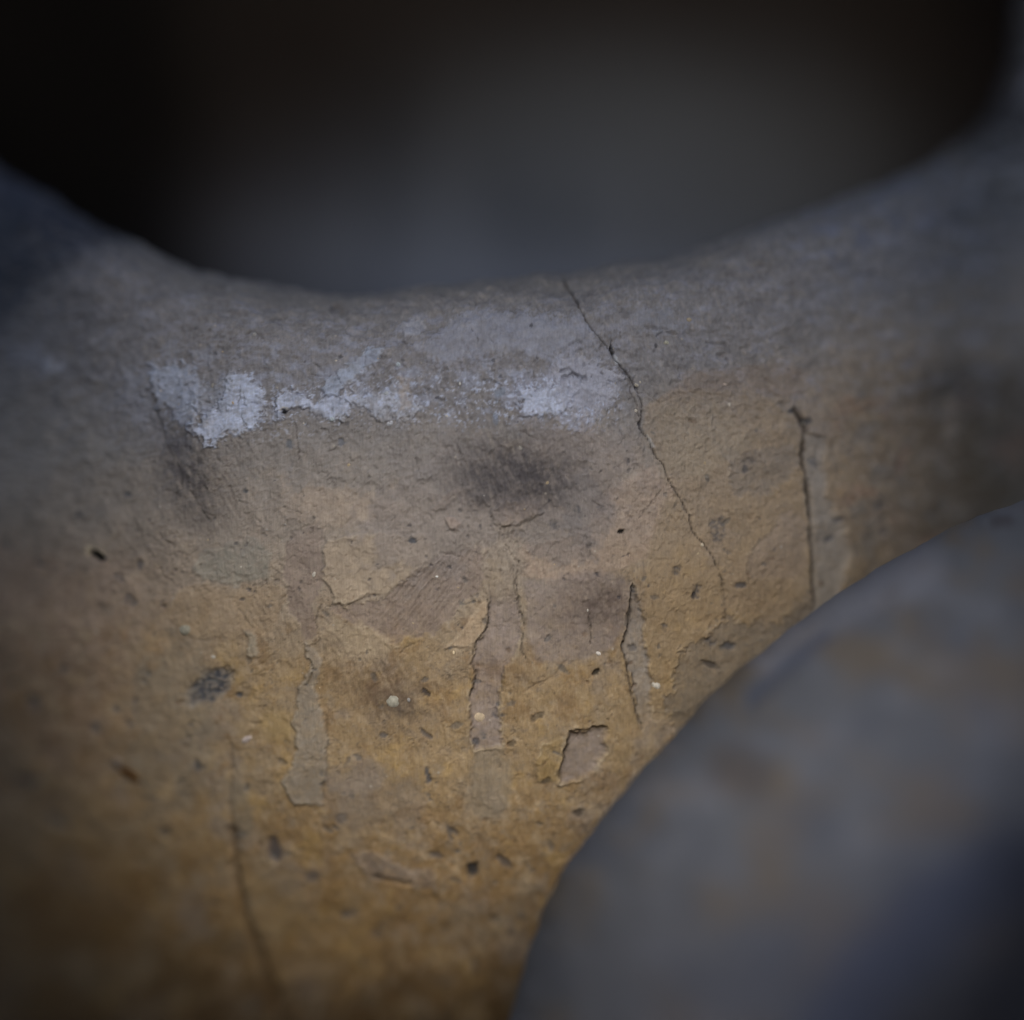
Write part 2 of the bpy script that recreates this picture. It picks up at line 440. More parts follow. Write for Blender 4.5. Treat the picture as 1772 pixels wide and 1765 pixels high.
# plaster and paint layers --------------------------------------------
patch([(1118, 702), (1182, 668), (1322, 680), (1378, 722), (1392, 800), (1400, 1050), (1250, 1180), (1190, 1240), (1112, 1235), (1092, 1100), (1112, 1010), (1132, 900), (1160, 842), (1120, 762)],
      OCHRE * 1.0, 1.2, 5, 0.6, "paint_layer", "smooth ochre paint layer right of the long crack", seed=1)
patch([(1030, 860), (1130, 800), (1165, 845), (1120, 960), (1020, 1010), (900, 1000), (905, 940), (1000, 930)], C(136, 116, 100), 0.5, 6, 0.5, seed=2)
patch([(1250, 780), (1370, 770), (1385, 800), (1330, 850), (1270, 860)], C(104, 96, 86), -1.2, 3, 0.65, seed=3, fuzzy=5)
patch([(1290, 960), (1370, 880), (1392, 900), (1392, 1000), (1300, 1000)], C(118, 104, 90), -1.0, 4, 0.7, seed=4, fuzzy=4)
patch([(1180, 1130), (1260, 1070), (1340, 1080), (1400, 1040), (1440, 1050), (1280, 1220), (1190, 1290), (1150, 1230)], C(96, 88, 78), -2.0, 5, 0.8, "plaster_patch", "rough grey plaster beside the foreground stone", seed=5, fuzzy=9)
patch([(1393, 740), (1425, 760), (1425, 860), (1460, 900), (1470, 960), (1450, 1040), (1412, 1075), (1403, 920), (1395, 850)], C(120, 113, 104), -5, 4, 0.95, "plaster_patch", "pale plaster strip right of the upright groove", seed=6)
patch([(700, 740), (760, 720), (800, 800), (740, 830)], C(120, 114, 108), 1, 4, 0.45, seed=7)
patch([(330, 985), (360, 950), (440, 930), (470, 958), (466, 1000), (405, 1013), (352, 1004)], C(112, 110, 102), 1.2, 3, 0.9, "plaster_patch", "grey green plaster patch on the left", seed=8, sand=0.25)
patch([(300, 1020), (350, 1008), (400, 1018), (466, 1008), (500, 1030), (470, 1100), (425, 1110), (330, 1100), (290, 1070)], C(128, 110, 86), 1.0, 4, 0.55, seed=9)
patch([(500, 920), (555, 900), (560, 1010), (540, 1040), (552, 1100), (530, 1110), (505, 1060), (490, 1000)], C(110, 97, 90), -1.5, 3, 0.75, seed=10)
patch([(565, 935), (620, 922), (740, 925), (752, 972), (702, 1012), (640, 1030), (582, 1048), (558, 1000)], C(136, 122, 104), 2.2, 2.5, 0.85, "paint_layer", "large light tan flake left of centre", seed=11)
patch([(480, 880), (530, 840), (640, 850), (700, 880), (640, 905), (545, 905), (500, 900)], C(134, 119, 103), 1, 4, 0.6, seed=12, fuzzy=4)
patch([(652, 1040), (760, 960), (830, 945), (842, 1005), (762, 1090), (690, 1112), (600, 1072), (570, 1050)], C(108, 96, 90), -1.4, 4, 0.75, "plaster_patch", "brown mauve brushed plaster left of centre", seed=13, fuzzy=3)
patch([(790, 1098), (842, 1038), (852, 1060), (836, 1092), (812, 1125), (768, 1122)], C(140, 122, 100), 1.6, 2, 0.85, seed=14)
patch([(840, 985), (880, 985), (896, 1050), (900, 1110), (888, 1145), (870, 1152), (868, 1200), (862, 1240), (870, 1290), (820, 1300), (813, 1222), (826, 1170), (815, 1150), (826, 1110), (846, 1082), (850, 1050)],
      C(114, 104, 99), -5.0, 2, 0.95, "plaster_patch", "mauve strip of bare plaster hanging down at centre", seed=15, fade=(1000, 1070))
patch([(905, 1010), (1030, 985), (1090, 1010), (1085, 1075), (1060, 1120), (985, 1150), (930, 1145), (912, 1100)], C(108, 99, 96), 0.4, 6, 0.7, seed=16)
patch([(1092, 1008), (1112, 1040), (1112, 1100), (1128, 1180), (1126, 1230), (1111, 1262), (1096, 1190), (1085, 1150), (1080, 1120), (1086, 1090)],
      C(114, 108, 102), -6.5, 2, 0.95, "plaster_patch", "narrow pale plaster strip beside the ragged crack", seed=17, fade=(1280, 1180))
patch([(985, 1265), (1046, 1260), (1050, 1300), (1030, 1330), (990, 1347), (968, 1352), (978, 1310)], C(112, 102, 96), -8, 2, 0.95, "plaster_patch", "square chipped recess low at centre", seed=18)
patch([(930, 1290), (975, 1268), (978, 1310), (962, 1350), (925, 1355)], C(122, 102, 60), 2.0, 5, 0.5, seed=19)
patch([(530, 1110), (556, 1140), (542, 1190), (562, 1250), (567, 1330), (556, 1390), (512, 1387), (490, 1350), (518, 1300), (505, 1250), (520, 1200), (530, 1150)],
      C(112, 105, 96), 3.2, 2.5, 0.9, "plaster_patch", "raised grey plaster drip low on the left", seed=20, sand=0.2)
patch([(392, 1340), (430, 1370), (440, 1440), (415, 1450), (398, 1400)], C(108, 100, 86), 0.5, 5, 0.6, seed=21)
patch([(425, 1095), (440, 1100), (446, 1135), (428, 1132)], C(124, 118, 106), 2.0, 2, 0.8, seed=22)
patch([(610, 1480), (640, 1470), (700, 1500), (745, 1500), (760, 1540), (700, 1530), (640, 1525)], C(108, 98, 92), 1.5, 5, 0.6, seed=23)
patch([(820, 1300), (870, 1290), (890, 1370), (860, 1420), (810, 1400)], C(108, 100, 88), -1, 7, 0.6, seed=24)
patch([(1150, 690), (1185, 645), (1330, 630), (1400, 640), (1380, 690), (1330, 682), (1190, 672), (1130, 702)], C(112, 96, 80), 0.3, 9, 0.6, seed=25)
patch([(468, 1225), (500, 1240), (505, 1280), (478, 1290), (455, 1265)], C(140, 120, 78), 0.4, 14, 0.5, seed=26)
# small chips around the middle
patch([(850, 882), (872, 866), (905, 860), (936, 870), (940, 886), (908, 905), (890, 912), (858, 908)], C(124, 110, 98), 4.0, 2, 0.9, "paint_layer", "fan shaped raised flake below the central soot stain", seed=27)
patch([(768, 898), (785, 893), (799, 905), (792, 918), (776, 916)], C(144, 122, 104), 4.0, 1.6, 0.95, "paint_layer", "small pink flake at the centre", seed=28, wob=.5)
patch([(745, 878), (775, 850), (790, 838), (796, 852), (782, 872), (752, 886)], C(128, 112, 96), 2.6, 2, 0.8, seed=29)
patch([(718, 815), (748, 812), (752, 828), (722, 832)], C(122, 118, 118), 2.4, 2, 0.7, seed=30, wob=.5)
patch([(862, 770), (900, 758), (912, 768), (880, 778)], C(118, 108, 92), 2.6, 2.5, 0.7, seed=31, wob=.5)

# chalky deposits --------------------------------------------------------
wd = "white_deposit"
patch([(790, 545), (860, 540), (1000, 550), (1030, 600), (980, 620), (860, 610), (760, 640), (720, 600)], C(116, 121, 136), 1.0, 8, 0.7, wd, "wide thin blue grey bloom under the lip", fuzzy=12, seed=40)
patch([(258, 630), (300, 632), (342, 640), (352, 680), (345, 722), (318, 742), (300, 716), (275, 702), (268, 660)], C(134, 148, 174), 3.0, 2.5, 0.85, wd, "leftmost chalky deposit with a blue tint", fuzzy=9, sand=.45, seed=41)
patch([(330, 742), (352, 720), (380, 705), (396, 655), (440, 650), (455, 690), (462, 715), (430, 742), (400, 752), (362, 772), (345, 765)], C(160, 173, 200), 3.6, 2, 0.95, wd, "brightest ragged chalky deposit on the left", fuzzy=8, sand=.3, seed=42)
patch([(215, 640), (262, 650), (275, 720), (235, 735), (205, 700)], C(112, 120, 138), .8, 5, .55, fuzzy=14, sand=.6, seed=60)
patch([(330, 640), (372, 668), (400, 650), (420, 660), (402, 705), (352, 730), (330, 700)], C(118, 126, 142), 1.6, 3, .75, fuzzy=10, sand=.5, seed=57)
patch([(455, 700), (490, 706), (500, 722), (455, 730)], C(128, 134, 150), 1.6, 2, .7, fuzzy=7, sand=.5, seed=58)
patch([(590, 672), (700, 660), (720, 700), (640, 715), (600, 700)], C(120, 124, 136), 1.0, 3, .6, fuzzy=14, sand=.6, seed=59)
patch([(478, 688), (500, 674), (540, 690), (575, 676), (606, 690), (600, 720), (575, 732), (552, 722), (530, 708), (500, 706), (482, 716)], C(158, 170, 196), 3.2, 2, 0.95, wd, "chalky deposit beside the small dark pit", fuzzy=6, sand=.4, seed=43)
patch([(552, 672), (570, 655), (600, 635), (640, 600), (668, 604), (650, 628), (615, 655), (590, 680), (566, 690)], C(132, 146, 170), 3.0, 2.5, 0.85, wd, "slanting chalky streak rising to the right", fuzzy=5, sand=.2, seed=44)
patch([(605, 690), (640, 680), (700, 672), (730, 700), (700, 730), (640, 722)], C(148, 156, 174), 2.4, 2, 0.8, wd, "sparse speckled chalky deposit", fuzzy=12, sand=.9, seed=45)
patch([(860, 668), (930, 650), (985, 606), (1062, 655), (1056, 702), (1000, 752), (960, 722), (880, 712)], C(124, 129, 148), 1.4, 4, 0.8, wd, "triangular grey white bloom left of the long crack", fuzzy=14, sand=.6, seed=46)
patch([(900, 676), (925, 668), (985, 668), (980, 712), (935, 722), (905, 712)], C(160, 172, 198), 3.0, 2, 0.9, wd, "small bright chalky deposit inside the grey bloom", fuzzy=11, sand=.6, seed=47)
scuff = fbm(nu * .8 + nv * .5, nv * .9 - nu * .35, 30, 6, 51, .7)
mix(.55 * sstep(.0, .28, scuff) * sstep(560, 640, v) * sstep(760, 700, v) * sstep(180, 300, u) * sstep(1110, 1040, u) * front, C(122, 130, 150))
mix(.4 * sstep(.05, .3, scuff) * sstep(510, 560, v) * sstep(700, 600, v) * sstep(300, 520, u) * sstep(1110, 1000, u) * front, C(116, 122, 140))
crumb = fbm(nu, nv, 11, 4, 44, .72)
band = sstep(70, 20, np.abs(v - (712 - 20 * sstep(500, 700, u)))) * sstep(230, 300, u) * sstep(1100, 1040, u)
mix(.85 * band * sstep(.16, .30, crumb + .2 * mid) * front, C(146, 157, 182))
mix(.35 * sstep(120, 40, np.abs(v - 690)) * sstep(330, 230, u) * sstep(60, 140, u) * sstep(-.05, .3, fbm(nu, nv, 40, 5, 45, .7)), C(98, 102, 116))
patch([(960, 640), (1000, 610), (1080, 650), (1060, 700), (1010, 720), (960, 690)], C(134, 138, 154), 1.4, 3, .8, fuzzy=10, sand=.5, seed=56)
patch([(0, 600), (60, 590), (110, 620), (95, 650), (30, 640)], C(98, 104, 120), 1.0, 6, 0.6, fuzzy=12, sand=.3, seed=48)
patch([(70, 625), (110, 622), (112, 640), (80, 642)], C(128, 136, 155), 1.0, 3, 0.6, fuzzy=6, seed=49)
patch([(230, 650), (262, 700), (330, 780), (250, 760), (180, 720), (150, 680)], C(98, 101, 112), 0.3, 14, 0.5, fuzzy=12, seed=50)
patch([(690, 560), (730, 548), (735, 575), (705, 580)], C(126, 130, 142), 1.6, 3, 0.8, fuzzy=3, seed=51)
patch([(1056, 612), (1066, 616), (1074, 630), (1064, 630)], C(146, 152, 162), 1, 1.5, .9, wob=.2, seed=52)
patch([(1118, 752), (1126, 756), (1132, 776), (1124, 772)], C(146, 148, 152), 1, 1.5, .9, wob=.2, seed=53)
patch([(1095, 540), (1150, 530), (1180, 560), (1150, 580), (1110, 570)], C(108, 114, 128), 0.5, 6, .6, fuzzy=10, sand=.5, seed=54)
patch([(690, 655), (712, 650), (708, 700), (690, 712)], C(138, 128, 118), 0.8, 5, .7, fuzzy=4, seed=55)

def wash(cx, cy, rx, ry, st, c, ang=0, seed=0):
    a = math.radians(ang)
    X = (u - cx) * math.cos(a) + (v - cy) * math.sin(a); Yv = -(u - cx) * math.sin(a) + (v - cy) * math.cos(a)
    r = np.hypot(X / rx, Yv / ry) + 0.75 * fbm(nu, nv, 55, 5, 120 + seed, .68)
    mix(st * sstep(1.12, 0.82, r) * front, c)
wash(760, 880, 150, 110, .55, C(108, 102, 100), -35, 1); wash(980, 820, 120, 90, .45, C(112, 103, 99), 0, 2)
wash(600, 780, 190, 70, .45, C(110, 106, 102), 0, 3); wash(960, 930, 80, 45, .5, C(92, 88, 88), 20, 4)
wash(420, 900, 130, 60, .4, C(112, 106, 100), 0, 5); wash(160, 900, 160, 90, .4, C(92, 86, 80), 0, 6)
wash(1010, 880, 50, 60, .45, C(90, 88, 90), 0, 7); wash(620, 1110, 60, 30, .6, C(140, 126, 106), 25, 8)
wash(1210, 760, 90, 60, .35, C(128, 116, 94), 0, 9); wash(1320, 1020, 70, 60, .4, C(112, 96, 76), 0, 10)
wash(300, 1250, 70, 140, .4, C(104, 98, 88), 0, 11); wash(640, 1380, 90, 60, .4, C(106, 96, 86), 0, 12)
wash(150, 1560, 140, 80, .4, C(92, 70, 44), 0, 13); wash(560, 1620, 110, 90, .4, C(124, 100, 62), 0, 14)
wash(620, 1340, 50, 40, .4, C(112, 104, 98), 0, 15); wash(470, 1560, 60, 60, .35, C(118, 104, 80), 0, 16)
mix(0.20 * sstep(1200, 850, v) * sstep(.06, .2, cl.mean(1)), C(112, 108, 112))
# fabric-like prints and brush marks --------------------------------------
def rake(poly, ang, pitch, amp, dk=0.25, cross=0.0, seed=0, edge=14):
    k = near(poly, 70); x = nu[k]; y = nv[k]
    m = sstep(edge, -edge, poly_sd(wu[k], wv[k], poly, 100) + 10 * fbm(x, y, 30, 3, 63))
    a = math.radians(ang)
    q = (-x * math.sin(a) + y * math.cos(a)) + 5.5 * fbm(x, y, 60, 4, 60 + seed)
    along = x * math.cos(a) + y * math.sin(a)
    w = fbm(along * .16, q, pitch * .62, 3, 66 + seed, .6) * 1.9 + 0.45 * np.sin(q * 2 * math.pi / pitch)
    w = w * (0.6 + 0.7 * fbm(x, y, 22, 3, 61 + seed))
    if cross:
        w = w + cross * np.sin((along + 3 * fbm(x, y, 30, 2, 62)) * 2 * math.pi / (pitch * 1.7))
    h[k] += amp * w * m
    imixk(k, dk * m * sstep(0.0, -0.7, w), C(70, 58, 46))
rake([(560, 1085), (640, 1120), (700, 1170), (700, 1200), (640, 1195), (570, 1190), (552, 1130)], 60, 8.5, 0.75, .30, .35, 1)
rake([(400, 1015), (500, 1035), (545, 1120), (530, 1180), (470, 1130)], 62, 10, 0.6, .25, 0, 2)
rake([(640, 1040), (790, 950), (850, 940), (840, 1000), (760, 1090), (690, 1100)], 128, 9, 1.0, .35, 0, 3)
rake([(760, 780), (900, 740), (960, 790), (960, 870), (830, 880), (770, 840)], 74, 8, 0.9, .35, 0, 4)
rake([(860, 905), (905, 905), (890, 1000), (850, 1010)], 100, 8, 1.0, .35, 0, 5)
rake([(280, 770), (420, 760), (460, 900), (330, 930)], 60, 9, 0.6, .25, 0, 6)
rake([(20, 820), (280, 800), (300, 1020), (60, 1010)], 55, 11, 0.35, .12, 0, 7)
rake([(620, 640), (860, 600), (860, 760), (700, 790)], 70, 9, 0.45, .14, 0, 8)

# soot stains ---------------------------------------------------------------
def stain(cx, cy, rx, ry, st, c=None, ang=0, seed=0):
    a = math.radians(ang)
    X = (u - cx) * math.cos(a) + (v - cy) * math.sin(a); Yv = -(u - cx) * math.sin(a) + (v - cy) * math.cos(a)
    m = np.exp(-((X / rx) ** 2 + (Yv / ry) ** 2) * (1 + .9 * fbm(nu, nv, 80, 4, 101 + seed, .6))) * (1 + 1.1 * fbm(nu, nv, 22, 5, 100 + seed, .72) + .8 * stroke)
    mix(st * np.clip(m, 0, 1.15) * front, SOOT if c is None else c)
stain(890, 815, 98, 60, 0.72, seed=1); stain(930, 835, 70, 40, 0.6, seed=2); stain(840, 850, 50, 30, 0.45, seed=3)
stain(330, 820, 45, 75, 0.7, ang=-18, seed=4); stain(300, 760, 30, 60, 0.5, C(64, 64, 72), -10, 5); stain(355, 890, 40, 30, .4, seed=6)
stain(1045, 1045, 62, 45, 0.7, C(76, 66, 62), seed=7)
stain(675, 1205, 80, 48, 0.72, C(84, 68, 54), 20, 8); stain(690, 1225, 35, 30, .4, C(72, 68, 64), seed=9)
stain(870, 1165, 60, 30, .4, C(92, 72, 52), seed=10)
stain(1650, 660, 60, 50, .5, C(60, 60, 60), seed=11)
stain(1185, 1290, 60, 26, .45, C(92, 74, 56), -40, 12)

# cracks and cuts -------------------------------------------------------------
groove([(972, 478), (985, 505), (1000, 527), (1018, 562), (1036, 585), (1052, 603)], 1.9, 5, .7)
groove([(1058, 592), (1057, 608), (1062, 622), (1075, 636), (1092, 655), (1104, 685), (1112, 708), (1106, 738), (1122, 762), (1132, 785), (1148, 805), (1162, 842), (1180, 868), (1192, 893), (1194, 916), (1214, 938), (1232, 962), (1244, 990), (1250, 1012)], 1.5, 5, .85, C(38, 36, 36))
groove([(1248, 1005), (1254, 1040), (1257, 1080)], 1.4, 3, .5)
groove([(1057, 600), (1060, 616)], 3.4, 10, .9, C(26, 26, 26))
groove([(1088, 648), (1092, 680), (1101, 700), (1106, 722)], 1.3, 3, .7)
groove([(1148, 843), (1120, 880), (1104, 898)], 1.4, 2.5, .4)
groove([(897, 968), (893, 1010), (900, 1060), (907, 1090)], 1.6, 4, .65)
groove([(886, 975), (890, 1020), (898, 1070)], 1.3, 3, .5)
groove([(905, 1095), (903, 1125), (912, 1145)], 1.6, 3, .6)
groove([(1020, 1055), (1023, 1085), (1021, 1115)], 1.9, 4, .75)
groove([(842, 1035), (850, 1062), (842, 1088), (826, 1108), (816, 1135)], 2.6, 5, .75)
groove([(815, 1150), (826, 1168), (822, 1185), (812, 1215)], 2.4, 4, .6)
groove([(870, 1150), (868, 1175), (872, 1200)], 2.2, 3, .5)
groove([(1093, 1008), (1092, 1030), (1093, 1060), (1087, 1090), (1078, 1120), (1084, 1150), (1090, 1190), (1104, 1240), (1112, 1262)], 2.4, 6, .8)
groove([(1375, 708), (1386, 718), (1394, 735), (1391, 765), (1391, 800), (1397, 850), (1401, 900), (1405, 950), (1409, 1000), (1412, 1058)], 4.6, 12, .9, C(44, 38, 34), step=5, stepw=58, wob=.25, taper=False)
groove([(984, 1264), (1012, 1262), (1048, 1258)], 2.6, 5, .7, C(60, 50, 40)); groove([(983, 1266), (978, 1305), (966, 1345)], 2.8, 5, .7, C(56, 48, 36))
groove([(262, 665), (268, 700), (276, 730), (292, 780), (312, 815), (318, 850)], 2.0, 3.5, .5)
groove([(318, 820), (330, 850), (352, 880), (368, 905)], 1.6, 2.5, .4)
groove([(508, 725), (516, 760), (518, 800)], 1.3, 2.5, .5)
groove([(555, 1045), (545, 1075), (555, 1110), (530, 1120)], 1.8, 3, .5)
groove([(533, 1140), (540, 1160), (530, 1190)], 2.0, 4, .6, C(66, 56, 42))
groove([(565, 1240), (566, 1330), (556, 1392)], 2.6, 3, .4)
groove([(405, 1040), (450, 1110)], 1.4, 2.5, .4); groove([(430, 1020), (478, 1090)], 1.2, 2, .35); groove([(690, 1135), (702, 1122), (728, 1110)], 1.6, 2.5, .5)
groove([(396, 1290), (400, 1340), (398, 1400), (404, 1450)], 4, 3, .35, C(70, 58, 44), taper=False)
groove([(402, 1440), (406, 1490), (414, 1540), (430, 1590), (448, 1640), (462, 1690), (480, 1730), (496, 1790)], 11, 8, .42, C(74, 56, 38), step=6, stepw=80, wob=.4, taper=False)
groove([(640, 1518), (690, 1527), (712, 1530)], 3.5, 8, .6); groove([(1110, 1100), (1090, 1180)], 1, 1, .1)
groove([(640, 660), (652, 640), (668, 600)], 1.2, 2, .3); groove([(560, 1050), (600, 1046), (640, 1032)], 1.6, 2, .4)
groove([(1300, 690), (1190, 678), (1130, 705)], 2, 1.5, .2, C(90, 76, 60))
groove([(905, 1200), (960, 1170), (985, 1140)], 3, 1.5, .25, C(90, 74, 58))
for k in range(46):     # hairline scratches over the upper part
    x0 = random.uniform(60, 1500); y0 = random.uniform(560, 960); L_ = random.uniform(12, 45); a = math.radians(random.gauss(-62, 30))
    if x0 > 1150 and y0 > 650: continue
    pts = [(x0, y0), (x0 + L_ * .5 * math.cos(a) + random.uniform(-4, 4), y0 - L_ * .5 * math.sin(a)), (x0 + L_ * math.cos(a), y0 - L_ * math.sin(a))]
    groove(pts, random.uniform(.9, 1.6), random.uniform(1.5, 4), random.uniform(.25, .6))
for k in range(26):     # curled tool dents near the lip
    x0 = random.uniform(80, 1500); y0 = random.uniform(530, 700) - (80 if x0 > 1150 else 0); L_ = random.uniform(14, 50)
    groove([(x0, y0), (x0 + L_ * .5, y0 + random.uniform(-9, 5)), (x0 + L_, y0 + random.uniform(-5, 12))], random.uniform(2, 4), random.uniform(2.5, 6), .35)

# pits ---------------------------------------------------------------------
def pit(cx, cy, a_, b_, ang, depth, dark, c=BLUEG * 0.8, mottled=False, rim=0.0):
    global h, cl
    R = max(a_, b_) * 3 + 6
    idx = np.nonzero((np.abs(u - cx) < R) & (np.abs(v - cy) < R) & front)[0]
    if not idx.size: return
    t = math.radians(ang)
    xx = u[idx] - cx; yy = v[idx] - cy
    nz = fbm(nu[idx], nv[idx], max(a_, b_) * 1.1 + 1, 4, int(cx) % 17, .68)
    depth *= .7
    X = (xx * math.cos(t) + yy * math.sin(t)) / a_; Yy = (-xx * math.sin(t) + yy * math.cos(t)) / b_
    r = np.hypot(X, Yy) * (1 + 0.75 * nz)
    m = sstep(1.15, 0.7, r)
    if mottled: m = m * (0.35 + 0.65 * sstep(-0.12, 0.18, fbm(nu[idx], nv[idx], 9, 3, 5, .6)))
    h[idx] -= depth * m
    mm = (m * dark)[:, None]
    cl[idx] = cl[idx] * (1 - mm) + c * mm
    if rim:
        e = np.exp(-((r - 1.35) / .22) ** 2) * rim * (yy < 0)
        cl[idx] = cl[idx] * (1 - e[:, None]) + C(160, 150, 130) * e[:, None]
BK = C(24, 24, 26)
DB = C(52, 58, 68)
PITS = [(168, 962, 15, 8, 32, 12, 1.0, C(12, 12, 14), 0, .9), (203, 1000, 12, 5, 35, 5, .7, DB, 1, 0), (223, 1037, 13, 9, 60, 4, .7, DB, 1, 0),
        (365, 1187, 46, 24, -32, 4, .5, C(104, 104, 104), 0, 0), (365, 1187, 50, 26, -32, 5, .85, C(46, 52, 64), 1, 0), (413, 1203, 8, 5, 10, 4, .8, DB, 0, 0), (475, 1468, 24, 12, 72, 5, .75, C(62, 60, 66), 0, 0),
        (818, 1505, 10, 14, 15, 9, .9, C(34, 38, 44), 0, 0), (200, 1328, 16, 6, 38, 4, .7, DB, 0, 0), (340, 1326, 6, 12, 0, 4, .65, DB, 0, 0),
        (740, 1343, 5, 15, -12, 4, .8, DB, 0, 0), (55, 1214, 10, 16, -20, 5, .65, DB, 0, 0), (24, 1182, 8, 6, 20, 4, .7, DB, 0, 0), (165, 1260, 12, 8, 30, 4, .6, DB, 0, 0),
        (110, 1158, 7, 7, 0, 4, .6, DB, 0, 0), (200, 1228, 8, 6, 20, 4, .7, DB, 0, 0), (232, 1215, 4, 6, 0, 3, .6, DB, 0, 0), (222, 1250, 10, 4, 40, 3, .6, DB, 0, 0), (285, 1440, 10, 8, 10, 3, .6, DB, 0, 0), (100, 1420, 24, 9, 25, 4, .6, DB, 0, 0),
        (40, 1350, 32, 7, 5, 4, .7, DB, 0, 0), (492, 712, 5, 5, 0, 8, .97, BK, 0, .6), (1075, 919, 6, 3.5, -30, 8, .97, BK, 0, 0), (715, 935, 6, 6, 0, 5, .85, DB, 0, 0),
        (1031, 1163, 9, 4.5, -40, 7, .92, C(40, 38, 34), 0, 0), (738, 1200, 10, 4, 48, 5, .8, C(44, 44, 48), 0, 0), (663, 1272, 7, 5, 0, 4, .6, DB, 0, 0),
        (738, 1272, 13, 4, 35, 4, .6, DB, 0, 0), (783, 1437, 12, 5, 40, 3, .6, DB, 0, 0), (1000, 1407, 9, 7, 0, 5, .7, C(50, 46, 44), 0, 0), (863, 1237, 13, 9, -20, 2, .6, DB, 1, 0),
        (823, 1285, 8, 6, 20, 3, .65, DB, 0, 0), (600, 1585, 18, 6, -5, 3, .6, DB, 0, 0), (650, 1620, 14, 6, 0, 3, .5, DB, 0, 0), (870, 1488, 16, 7, 35, 4, .6, DB, 0, 0),
        (755, 1480, 12, 6, 10, 3, .6, DB, 0, 0), (1205, 1022, 8, 13, 10, 5, .75, DB, 1, 0), (1200, 1030, 4, 6, 20, 5, .85, C(40, 40, 44), 0, 0), (1280, 1012, 10, 6, 0, 4, .7, DB, 0, 0), (1243, 915, 14, 22, 10, 3, .6, DB, 1, 0),
        (1170, 987, 7, 9, 0, 3, .6, DB, 1, 0), (1258, 955, 12, 4, 30, 3, .5, DB, 1, 0), (1300, 797, 12, 6, 0, 3, .5, DB, 1, 0), (1290, 812, 5, 8, 0, 3, .6, DB, 0, 0), (1412, 800, 10, 12, 0, 3, .65, DB, 1, 0),
        (1437, 932, 14, 6, -20, 4, .65, DB, 0, 0), (1452, 900, 12, 5, -20, 3, .5, DB, 0, 0), (1530, 920, 8, 6, 0, 3, .6, DB, 0, 0), (1520, 870, 12, 18, 20, 2, .5, DB, 1, 0),
        (1372, 712, 8, 4, 0, 4, .8, DB, 0, 0), (1398, 728, 8, 6, 20, 4, .7, DB, 0, 0), (1060, 555, 0.1, .1, 0, 0, 0, DB, 0, 0), (1230, 1110, 8, 14, 80, 5, .6, DB, 1, 0),
        (1262, 1118, 12, 7, 10, 5, .7, DB, 0, 0), (1230, 1150, 14, 6, 20, 5, .7, C(44, 44, 48), 0, 0), (1150, 1085, 6, 9, 0, 3, .6, DB, 1, 0), (1095, 1020, 5, 9, 0, 3, .6, DB, 1, 0), (1095, 1122, 10, 6, 0, 4, .5, DB, 0, 0),
        (540, 1520, 14, 10, 0, 2, .45, DB, 0, 0), (590, 1415, 12, 9, 0, 2, .45, DB, 0, 0), (930, 1240, 14, 6, -25, 4, .6, C(50, 48, 46), 0, 0), (885, 1288, 9, 5, -20, 4, .6, C(50, 48, 46), 0, 0),
        (945, 1350, 9, 5, -30, 4, .6, C(46, 46, 46), 0, 0), (960, 910, 10, 9, 0, 2, .5, DB, 1, 0), (1000, 885, 6, 14, -30, 2, .5, DB, 1, 0), (1040, 880, 8, 6, 0, 2, .4, DB, 1, 0),
        (1010, 940, 18, 14, 0, 2, .4, C(80, 76, 76), 1, 0), (500, 768, 6, 8, 0, 3, .6, C(70, 80, 92), 0, 0), (590, 765, 7, 6, 30, 2, .6, C(74, 82, 96), 0, 0), (857, 725, 5, 12, -15, 1, .6, C(82, 92, 108), 0, 0), (865, 680, 12, 8, -40, 1, .6, C(94, 106, 122), 0, 0),
        (65, 975, 10, 5, 40, 3, .6, DB, 0, 0), (240, 978, 6, 9, 10, 3, .6, DB, 0, 0), (133, 890, 5, 6, 0, 4, .7, DB, 0, 0), (218, 855, 9, 5, 20, 3, .6, DB, 0, 0), (425, 850, 5, 4, 0, 3, .7, DB, 0, 0), (10, 940, 6, 12, -20, 3, .5, DB, 0, 0)]
for p in PITS: pit(p[0], p[1], p[2], p[3], p[4], p[5], p[6], p[7], bool(p[8]), p[9])
for k in range(330):
    px_ = random.uniform(-100, 1150); py_ = 1000 + 900 * random.random() ** 1.0
    if px_ > 1050 - (py_ - 1300) * .5 and py_ > 1300: continue
    if random.random() < 0.35: px_ = random.uniform(1100, 1700); py_ = random.uniform(700, 1180)
    s = random.choice([1.8, 2.5, 3, 4, 5.5]) * (1 + max(0, (py_ - 1200)) / 900)
    pit(px_, py_, s * random.uniform(.9, 1.8), s * .75, random.uniform(0, 180), s * .45, random.uniform(.25, .6), C(60, 64, 68) if random.random() < .6 else C(78, 60, 44))
for k in range(85):
    px_ = random.uniform(-60, 1000); py_ = random.uniform(1120, 1800)
    if px_ > 1050 - (py_ - 1300) * .5: continue
    s = random.uniform(3.5, 8.5)
    pit(px_, py_, s * random.uniform(.9, 1.9), s * .7, random.uniform(-20, 80), 2.2, random.uniform(.35, .65), C(62, 68, 74), random.random() < .5)
for k in range(160):
    px_ = random.uniform(0, 1150); py_ = random.uniform(560, 1100); s = random.choice([1.2, 1.6, 2.2, 3])
    pit(px_, py_, s * random.uniform(1, 1.8), s, random.uniform(0, 180), s, random.uniform(.35, .8), C(54, 54, 60))

h = np.where(front, h, 4 * big + 2 * mid)
